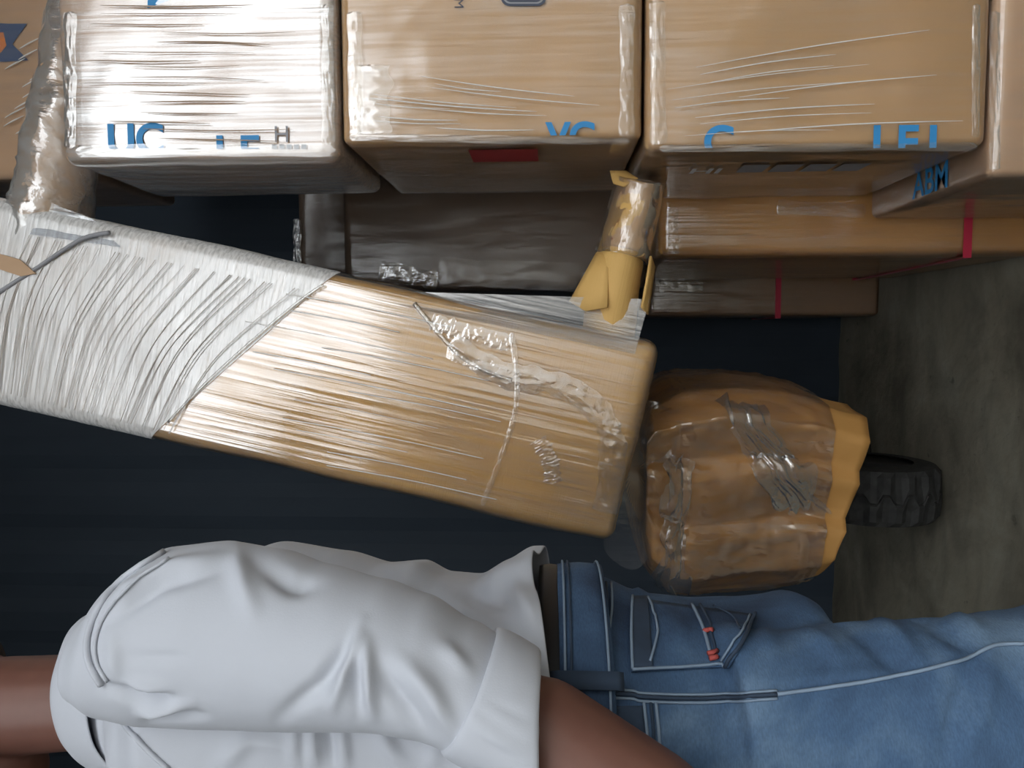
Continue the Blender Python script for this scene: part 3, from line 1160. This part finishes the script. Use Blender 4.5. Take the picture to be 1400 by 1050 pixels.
for sd in (-1, 1):
    parts.append(ell(hp(.0, sd * .074, -.075) if sd < 0 else hp(.008, sd * .074, -.02), (.022, .012, .034), rotm=tilt))
    parts.append(ell(hp(-.004, sd * .080, -.094) if sd < 0 else hp(.004, sd * .080, -.04), (.011, .009, .012), rotm=tilt))
parts += hand(l_wr, fd, (.35, .75, -.2), -1)
parts += hand(r_wr, (r_wr - r_el).normalized(), (.1, -.9, -.4), -1)
for sx, kn, an in ((.64, Vector((-.225, .64, .50)), Vector((-.135, .64, .13))), (.80, Vector((-.43, .79, .50)), Vector((-.44, .79, .09)))):
    parts.append(limb([(-.36, .68 if sx < .7 else .76, .94), lerp(Vector((-.345 if sx < .7 else -.41, sx, .80)), kn, .35), kn, an], [.045, .040, .040, .034]))
v, f = join(parts)
me = evaluated(mesh_from(v, f), [('REMESH', {'mode': 'VOXEL', 'voxel_size': .0045}), ('SMOOTH', {'factor': .5, 'iterations': 4})])
body = local(link('body', me, M['skin'], man), man)

# hair cap, eyes, ears' hollow
vh, fh = ell(hp(.018, 0, .040), (.102, .081, .094), 40, 24, tilt)
bm = bmesh.new(); bm.from_mesh(mesh_from(vh, fh))
bmesh.ops.bisect_plane(bm, geom=bm.verts[:] + bm.edges[:] + bm.faces[:], plane_co=hp(-.045, 0, .05), plane_no=tilt @ Vector((-.75, 0, -.66)), clear_outer=True)
for w in bm.verts: w.co += Vector((nz(w.co, (70, 70, 70)),) * 3) * .003
local(link('hair', bm_mesh(bm), M['hair'], man), man)
for sd in (-1, 1):
    v, f = ell(hp(-.074, sd * .031, .008), (.012, .013, .011))
    e = local(link('eye', mesh_from(v, f), M['eye'], man), man)
    v, f = ell(hp(-.083, sd * .031, .008), (.005, .006, .006))
    q = link('iris', mesh_from(v, f), M['hair'], e)
    q.data.transform(Matrix.Translation(-man.location))

# ---- jeans
def ering(cx, cy, z, rx, ry, n=40, tiltx=0.0, zf=None):
    out = []
    for k in range(n):
        an = 2 * math.pi * k / n
        x, y = cx + rx * math.cos(an), cy + ry * math.sin(an)
        out.append(Vector((x, y, z + tiltx * (x - cx))))
    return out


def taper(pts, rx, ry, n=32, k=8):
    path = smooth_path(pts, k)
    rings = []
    m = len(path)
    for i, p in enumerate(path):
        g = i / (m - 1) * (len(rx) - 1)
        j = min(int(g), len(rx) - 2)
        rings.append(ering(p.x, p.y, p.z, lerp(rx[j], rx[j + 1], g - j), lerp(ry[j], ry[j + 1], g - j), n))
    return loft(rings, True, True)


hips = [ering(cx_, CY, z, rx, ry) for z, cx_, rx, ry in ((1.072, -.343, .104, .146), (1.03, -.350, .104, .150), (.99, -.366, .105, .158), (.94, -.374, .107, .164), (.89, -.374, .107, .164), (.84, -.355, .10, .15), (.82, -.35, .085, .12))]
near_leg = [(-.364, .64, .93), (-.340, .635, .80), (-.304, .635, .68), (-.230, .64, .50), (-.18, .64, .34), (-.135, .64, .13)]
far_leg = [(-.425, .80, .93), (-.425, .80, .80), (-.42, .795, .66), (-.43, .79, .50), (-.435, .79, .30), (-.44, .79, .09)]
jv, jf = join([loft(hips, True, True), taper(near_leg, [.106, .094, .072, .066, .064, .060], [.088, .086, .082, .074, .068, .064]),
               taper(far_leg, [.10, .10, .088, .076, .070, .066], [.086, .088, .082, .074, .068, .064])])
jm = evaluated(mesh_from(jv, jf), [('REMESH', {'mode': 'VOXEL', 'voxel_size': .0055}), ('SMOOTH', {'factor': .5, 'iterations': 6})])


def fold_amount(u, v, folds):
    s = 0.0
    for pts, amp, wid in folds:
        best = 1e9
        tb = 0
        n = len(pts) - 1
        for i in range(n):
            (x0, y0), (x1, y1) = pts[i], pts[i + 1]
            dx, dy = x1 - x0, y1 - y0
            t = max(0, min(1, ((u - x0) * dx + (v - y0) * dy) / (dx * dx + dy * dy)))
            d = math.hypot(u - x0 - t * dx, v - y0 - t * dy)
            if d < best: best, tb = d, (i + t) / n
        if best < 3 * wid:
            s += amp * math.exp(-(best / wid) ** 2) * min(1, .25 + 2.2 * min(tb, 1 - tb))
    return s


def fold_mesh(me, folds, base=None):
    b_m = bmesh.new(); b_m.from_mesh(me)
    bmesh.ops.recalc_face_normals(b_m, faces=b_m.faces[:])
    b_m.to_mesh(me); b_m.free()
    me.update()
    ns = [n.vector.copy() for n in me.vertex_normals]
    for w, n in zip(me.vertices, ns):
        if base: w.co += n * base(w.co)
        if n.y < .25:
            u, v = pix(w.co)
            w.co += n * fold_amount(u, v, folds)
    me.update()


jeans_folds = [
    ([(1090, 860), (1130, 880), (1150, 905)], .006, 11), ([(1130, 838), (1190, 880), (1240, 935)], -.005, 9), ([(1180, 836), (1230, 870), (1260, 910)], .006, 10),
    ([(1240, 836), (1300, 870), (1330, 890)], -.006, 9), ([(1290, 838), (1350, 866)], .006, 10), ([(1330, 890), (1310, 960), (1290, 1040)], -.006, 10),
    ([(1360, 880), (1350, 960), (1320, 1030)], .005, 10), ([(1150, 930), (1140, 1000), (1130, 1050)], .003, 14), ([(1060, 930), (1240, 915)], .002, 8),
    ([(945, 960), (960, 1000), (980, 1040)], .003, 8), ([(905, 835), (925, 870), (930, 900)], .005, 10), ([(1040, 850), (1060, 900)], .004, 12),
    ([(1000, 960), (1010, 1050)], .002, 12), ([(870, 800), (880, 812)], .006, 9),
]
fold_mesh(jm, jeans_folds, base=lambda p: .0035 * nz(p, (12, 12, 20)))
jb = BVHTree.FromPolygons([w.co.copy() for w in jm.vertices], [list(q.vertices) for q in jm.polygons])
jeans = local(link('jeans', jm, M['denim'], man), man)


def stitch(tree, parent, pts, r, mat, name, off=.0015, step=7):
    path = []
    if len(pts) > 2:
        pts = [(q.x, q.y) for q in smooth_path([(a, b, 0) for a, b in pts], 5)]
    for (u0, v0), (u1, v1) in zip(pts, pts[1:]):
        k = max(1, int(math.hypot(u1 - u0, v1 - v0) / step))
        for i in range(k):
            q = on(tree, lerp(u0, u1, i / k), lerp(v0, v1, i / k), off)
            if q: path.append(q[0])
    q = on(tree, *pts[-1], off)
    if q: path.append(q[0])
    if len(path) < 2: return None
    v, f = tube(path, r, 6)
    o = link(name, mesh_from(v, f), M[mat], parent)
    o.data.transform(Matrix.Translation(-man.location))
    return o


def patch(tree, parent, quad, mat, name, off=.003, th=.0025, nu=16, nv=12):
    """sewn-on piece of cloth: quad of four photo corners laid on the surface"""
    V, Fc, ok = [], [], True
    for i in range(nu + 1):
        for j in range(nv + 1):
            a, b = i / nu, j / nv
            u = lerp(lerp(quad[0][0], quad[1][0], a), lerp(quad[3][0], quad[2][0], a), b)
            v = lerp(lerp(quad[0][1], quad[1][1], a), lerp(quad[3][1], quad[2][1], a), b)
            q = on(tree, u, v, off)
            if q is None:
                V.append(None)
            else:
                V.append(q[0])
    idx, VV = {}, []
    for i, p in enumerate(V):
        if p is not None:
            idx[i] = len(VV); VV.append(p)
    for i in range(nu):
        for j in range(nv):
            c = [i * (nv + 1) + j, (i + 1) * (nv + 1) + j, (i + 1) * (nv + 1) + j + 1, i * (nv + 1) + j + 1]
            if all(k in idx for k in c): Fc.append([idx[k] for k in c])
    if not Fc: return None
    me = evaluated(mesh_from(VV, Fc), [('SOLIDIFY', {'thickness': th, 'offset': 0})])
    me.materials.clear()
    o = link(name, me, M[mat], parent)
    o.data.transform(Matrix.Translation(-man.location))
    return o


patch(jb, jeans, [(862, 822), (862, 921), (1000, 914), (1034, 846)], 'denim', 'back_pocket', .003)
patch(jb, jeans, [(862, 822), (862, 918), (890, 918), (884, 822)], 'denim_dark', 'pocket_hem', .0055, .001)
for pts, r_, mt in (([(862, 822), (860, 870), (862, 920)], .0014, 'thread'), ([(862, 921), (930, 918), (1000, 913)], .0013, 'thread'), ([(1000, 914), (1018, 880), (1034, 846)], .0016, 'denim_dark'),
                    ([(994, 908), (1012, 876), (1026, 848)], .0011, 'thread'), ([(884, 824), (894, 845), (898, 870), (886, 910)], .0012, 'thread'),
                    ([(945, 834), (960, 865), (970, 900)], .0016, 'thread'), ([(956, 834), (974, 868), (982, 898)], .0014, 'denim_dark'), ([(975, 836), (1000, 850), (1012, 868)], .0010, 'denim_dark')):
    stitch(jb, jeans, pts, r_, mt, 'pocket_seam', .006)
for pts in ([(961, 872), (982, 868)], [(966, 902), (988, 896)], [(968, 908), (984, 906)]):
    stitch(jb, jeans, pts, .0022, 'red_thread', 'bartack', .007)
# side seam, yoke seam, front pocket
for dv, r_, mt in ((0, .0016, 'denim_dark'), (-5, .0011, 'thread'), (6, .0011, 'thread')):
    stitch(jb, jeans, [(790, 948 + dv), (860, 950 + dv), (880, 954 + dv), (960, 956 + dv), (1062, 950 + dv)], r_, mt, 'side_seam')
stitch(jb, jeans, [(1062, 950), (1150, 938), (1240, 922), (1320, 902), (1360, 884), (1400, 882)], .0015, 'thread', 'side_seam')
for du, mt in ((0, 'thread'), (9, 'denim_dark'), (16, 'thread')):
    stitch(jb, jeans, [(880 + du, 962), (884 + du, 1000), (888 + du, 1049)], .0014, mt, 'front_pocket_seam')
patch(jb, jeans, [(838, 966), (838, 1060), (884, 1060), (878, 966)], 'denim_dark', 'front_pocket', .002, .001)
for du, mt in ((0, 'thread'), (7, 'denim_dark'), (14, 'thread')):
    stitch(jb, jeans, [(820 + du, 782), (822 + du, 830), (816 + du, 880), (812 + du, 940)], .0013, mt, 'yoke_seam')


def band(z0, z1, grow, mat, name, parent, wob=.002):
    rings = []
    for k in range(5):
        g = k / 4
        rr_ = grow + .002 * math.sin(g * math.pi)
        rings.append([q + Vector((0, 0, wob * noise.noise(q * 9))) for q in ering(-.343, CY, lerp(z0, z1, g), .1045 + rr_, .149 + rr_, 60)])
    v, f = loft(rings)
    me = evaluated(mesh_from(v, f), [('SOLIDIFY', {'thickness': .004})])
    me.materials.clear()
    o = link(name, me, M[mat], parent)
    o.data.transform(Matrix.Translation(-man.location))
    return o


wb = band(1.030, 1.074, .006, 'denim', 'waistband', jeans)
for z_, mt in ((1.069, 'thread'), (1.034, 'thread'), (1.064, 'denim_dark')):
    pts = [q for q in ering(-.343, CY, z_, .1135, .158, 60)]
    v, f = tube(pts, .0012, 6, closed=True)
    o = link('waistband_seam', mesh_from(v, f), M[mt], jeans)
    o.data.transform(Matrix.Translation(-man.location))
belt = band(1.070, 1.092, .004, 'belt', 'belt', man)
for an in (-100, -55, 70, 140):
    a = math.radians(an)
    c = Vector((-.343 + .117 * math.cos(a), CY + .161 * math.sin(a), 1.052))
    t = Vector((-math.sin(a), math.cos(a), 0)); n = Vector((math.cos(a), math.sin(a), 0))
    V = [c + t * i * .007 + Vector((0, 0, k * .028)) + n * (.004 if abs(k) < 1 else .0) for k in (-1, -.8, 0, .8, 1) for i in (-1, 1)]
    me = evaluated(mesh_from(V, [[2 * k, 2 * k + 1, 2 * k + 3, 2 * k + 2] for k in range(4)]), [('SOLIDIFY', {'thickness': .003, 'offset': 0})])
    me.materials.clear()
    o = link('belt_loop', me, M['denim_dark'], jeans)
    o.data.transform(Matrix.Translation(-man.location))
# shoes
for (ax, ay, toe) in ((-.13, .64, .10), (-.44, .79, 0)):
    rings = []
    for g, w_, h_ in ((.10, .02, .03), (.085, .036, .075), (.03, .040, .095), (-.05, .042, .085), (-.11, .046, .062), (-.16, .040, .048), (-.185, .018, .03)):
        lift = toe * max(0, (g + .16)) / .26 * .9
        rings.append([Vector((ax + g, ay + w_ * math.cos(2 * math.pi * k / 20), lift + .002 + h_ / 2 * (1 + math.sin(2 * math.pi * k / 20)))) for k in range(20)])
    v, f = loft(rings, True, True)
    local(link('shoe', evaluated(mesh_from(v, f), [('SUBSURF', {'levels': 1, 'render_levels': 1})]), M['shoe'], man), man)

# ---- shirt
def back_x(z):
    return interp([(1.05, -.215), (1.10, -.218), (1.125, -.234), (1.155, -.250), (1.19, -.246), (1.215, -.232), (1.255, -.238), (1.30, -.225), (1.36, -.215), (1.42, -.235), (1.46, -.275), (1.50, -.305)], z)[0]


def front_x(z):
    return interp([(1.02, -.455), (1.10, -.445), (1.25, -.44), (1.36, -.435), (1.42, -.43), (1.46, -.428), (1.52, -.420)], z)[0]


def half_y(z):
    return interp([(1.02, .170), (1.10, .165), (1.22, .160), (1.34, .165), (1.40, .165), (1.44, .13), (1.475, .085), (1.51, .060)], z)[0]


rings = []
NS, NA = 90, 140
for i in range(NS + 1):
    g = i / NS
    ring = []
    for k in range(NA):
        an = 2 * math.pi * k / NA
        cx_ = math.cos(an)                       # +1 at the back, -1 at the front
        zh = 1.088 - .030 * (1 - cx_) / 2 - .012 * max(0, -cx_) + .010 * max(0, cx_) ** 6
        zt_ = 1.490 + .022 * cx_
        z = lerp(zh, zt_, g)
        bx_, fx_ = back_x(z), front_x(z)
        xc, rx_ = (bx_ + fx_) / 2, (bx_ - fx_) / 2
        sq = abs(cx_) ** .9 * (1 if cx_ > 0 else -1)
        x = xc + rx_ * sq
        y = CY + half_y(z) * math.sin(an)
        flare = .006 * (1 - g) ** 3 * math.sin(an * 9 + 1)
        ring.append(Vector((x + flare * cx_, y + flare * math.sin(an), z)))
    rings.append(ring)
v, f = loft(rings)
tm = mesh_from(v, f)
torso_folds = [
    ([(402, 985), (404, 1050)], .006, 7), ([(430, 985), (428, 1050)], .008, 6), ([(452, 985), (456, 1050)], -.006, 6), ([(466, 985), (472, 1050)], .008, 6),
    ([(515, 985), (530, 1020), (560, 1050)], .006, 10), ([(330, 1010), (400, 1020)], .004, 6), ([(300, 1050), (345, 1000)], .006, 9), ([(600, 1000), (590, 1050)], .005, 10),
    ([(600, 815), (660, 860), (720, 900)], .008, 14), ([(640, 810), (700, 830)], -.006, 9), ([(560, 800), (620, 850)], -.005, 10), ([(700, 790), (735, 860)], .006, 8),
    ([(760, 950), (800, 990)], .004, 10), ([(660, 805), (720, 770)], .008, 9),
]
fold_mesh(tm, torso_folds, base=lambda p: .004 * nz(p, (16, 16, 9)))
shirt = local(link('shirt', evaluated(tm, [('SOLIDIFY', {'thickness': .0025, 'offset': 0}), ('SUBSURF', {'levels': 1, 'render_levels': 1})]), M['shirt'], man), man)


def sub(name, me, mat, par):
    o = link(name, me, M[mat], par)
    me.transform(Matrix.Translation(-man.location))
    return o


# near sleeve from outline rows: (u, v upper, v lower, depth, half depth)
SL = [(104, 872, 905, .590, .012), (112, 856, 925, .585, .030), (130, 832, 948, .578, .046), (165, 790, 966, .570, .058), (220, 753, 978, .562, .064), (300, 744, 984, .555, .066), (380, 754, 985, .550, .066),
      (440, 774, 985, .545, .064), (520, 797, 986, .538, .062), (580, 820, 994, .533, .059), (640, 858, 1012, .528, .056), (690, 882, 1046, .525, .053), (722, 893, 1068, .523, .051)]
rings = []
NU = 110
for i in range(NU + 1):
    u = lerp(104, 722, (i / NU) ** 1.15)
    vt, vb, d, hd = interp(SL, u)
    a, b = P(u, vt, d), P(u, vb, d)
    # rings lean with the arm
    ring = []
    for k in range(96):
        an = 2 * math.pi * k / 96
        c = (a + b) / 2
        p = c + (a - b) / 2 * math.cos(an) + Vector((0, hd * math.sin(an), 0))
        ring.append(p)
    rings.append(ring)
v, f = loft(rings, cap0=True)
sm = mesh_from(v, f)
sleeve_folds = [
    ([(384, 980), (440, 935), (470, 895), (492, 858)], -.006, 13), ([(455, 965), (478, 900), (494, 850)], .007, 10), ([(500, 875), (505, 930), (510, 978)], .007, 9),
    ([(488, 900), (490, 980)], -.004, 8), ([(520, 915), (550, 960), (580, 1000)], -.005, 12), ([(545, 900), (590, 950), (620, 1000)], .006, 16), ([(600, 880), (640, 920)], .004, 14),
    ([(140, 838), (180, 805), (240, 775), (300, 762)], .006, 11), ([(148, 852), (220, 800), (300, 780)], -.004, 10), ([(320, 752), (330, 790), (345, 840)], .005, 16), ([(350, 770), (400, 800), (430, 800)], -.006, 14),
    ([(135, 895), (200, 897), (260, 900)], -.003, 5), ([(138, 938), (200, 955), (250, 962)], -.008, 9), ([(170, 935), (230, 945)], .005, 8), ([(190, 975), (260, 962)], .007, 8), ([(200, 985), (280, 978)], -.005, 6),
    ([(150, 870), (160, 930)], .003, 12),
]
sleeve_folds = [(a, b * 1.35, c * .85) for a, b, c in sleeve_folds]
torso_folds = None
fold_mesh(sm, sleeve_folds, base=lambda p: .0025 * nz(p, (14, 14, 11)))
sub('sleeve', evaluated(sm, [('SUBSURF', {'levels': 1, 'render_levels': 1})]), 'shirt', shirt)
# turned-up cuff
rings = []
for k, (du, gr) in enumerate(((0, .0), (0, .005), (20, .0065), (50, .007), (80, .0065), (96, .005), (98, .001), (90, -.004))):
    ring = []
    for q in range(72):
        an = 2 * math.pi * q / 72
        lean = 40 * math.cos(an) * (1 - du / 98)          # slanting upper border
        u = 642 + du + lean * .9
        vt, vb, d, hd = interp(SL, min(722, u))
        if u > 700:
            vt, vb = vt + (u - 700) * .3, vb
        a, b = P(u, vt, d), P(u, vb, d)
        c, h_ = (a + b) / 2, (a - b) / 2
        L1 = h_.length
        ring.append(c + h_ * ((L1 + gr) / L1) * math.cos(an) + Vector((0, (hd + gr) * math.sin(an), 0)))
    rings.append(ring)
v, f = loft(rings)
cm = mesh_from(v, f)
fold_mesh(cm, [([(645, 985), (720, 960)], -.003, 5), ([(645, 1030), (730, 1000)], .004, 8), ([(650, 1015), (720, 1040)], -.003, 6)], base=lambda p: .002 * nz(p, (25, 25, 25)))
sub('cuff', evaluated(cm, [('SUBSURF', {'levels': 1, 'render_levels': 1})]), 'shirt', shirt)
# far sleeve
v, f = taper([(-.31, .85, 1.43), (-.33, .885, 1.36), (-.38, .90, 1.25), (-.425, .905, 1.15)], [.05, .068, .066, .064], [.03, .058, .060, .058], 40, 10)
sub('sleeve', mesh_from(v, f), 'shirt', shirt)
# shoulder seam: a flat welt that follows the sleeve head
stree = BVHTree.FromPolygons([w.co.copy() for w in sm.vertices], [list(q.vertices) for q in sm.polygons])
for pts, r_ in (([(224, 756), (172, 790), (138, 830), (122, 872), (124, 905), (140, 935)], .0026), ([(232, 764), (182, 797), (148, 836), (133, 874), (134, 905), (148, 930)], .0014)):
    stitch(stree, shirt, pts, r_, 'shirt', 'shoulder_seam', .0012)
ttree = BVHTree.FromPolygons([w.co.copy() for w in tm.vertices], [list(q.vertices) for q in tm.polygons])
stitch(ttree, shirt, [(140, 935), (170, 985), (200, 1020), (232, 1049)], .0022, 'shirt', 'front_seam', .002)
# collar: stand and turned-down leaf, open at the front
rings = []
cc = Vector((-.352, CY, 1.497))
for (gr, dz) in ((.004, -.030), (.006, .018), (.009, .033), (.016, .036), (.024, .022), (.033, -.002), (.036, -.012), (.033, -.013), (.026, .004), (.012, .026)):
    ring = []
    for k in range(49):
        an = math.radians(-158 + 316 * k / 48)
        tip = max(0, abs(k / 24 - 1) - .62) / .38
        x = cc.x + (.052 + gr + .012 * tip * (gr > .02)) * math.cos(an)
        y = cc.y + (.054 + gr) * math.sin(an)
        z = cc.z + dz + .20 * (x - cc.x) - .022 * tip * (gr > .03) + .003 * noise.noise(Vector((k * .2, gr * 50, 2)))
        ring.append(Vector((x, y, z)))
    rings.append(ring)
V = [q for r_ in rings for q in r_]
Fc = [[i * 49 + k, i * 49 + k + 1, (i + 1) * 49 + k + 1, (i + 1) * 49 + k] for i in range(len(rings) - 1) for k in range(48)]
sub('collar', evaluated(mesh_from(V, Fc), [('SUBSURF', {'levels': 1, 'render_levels': 1})]), 'shirt', shirt)
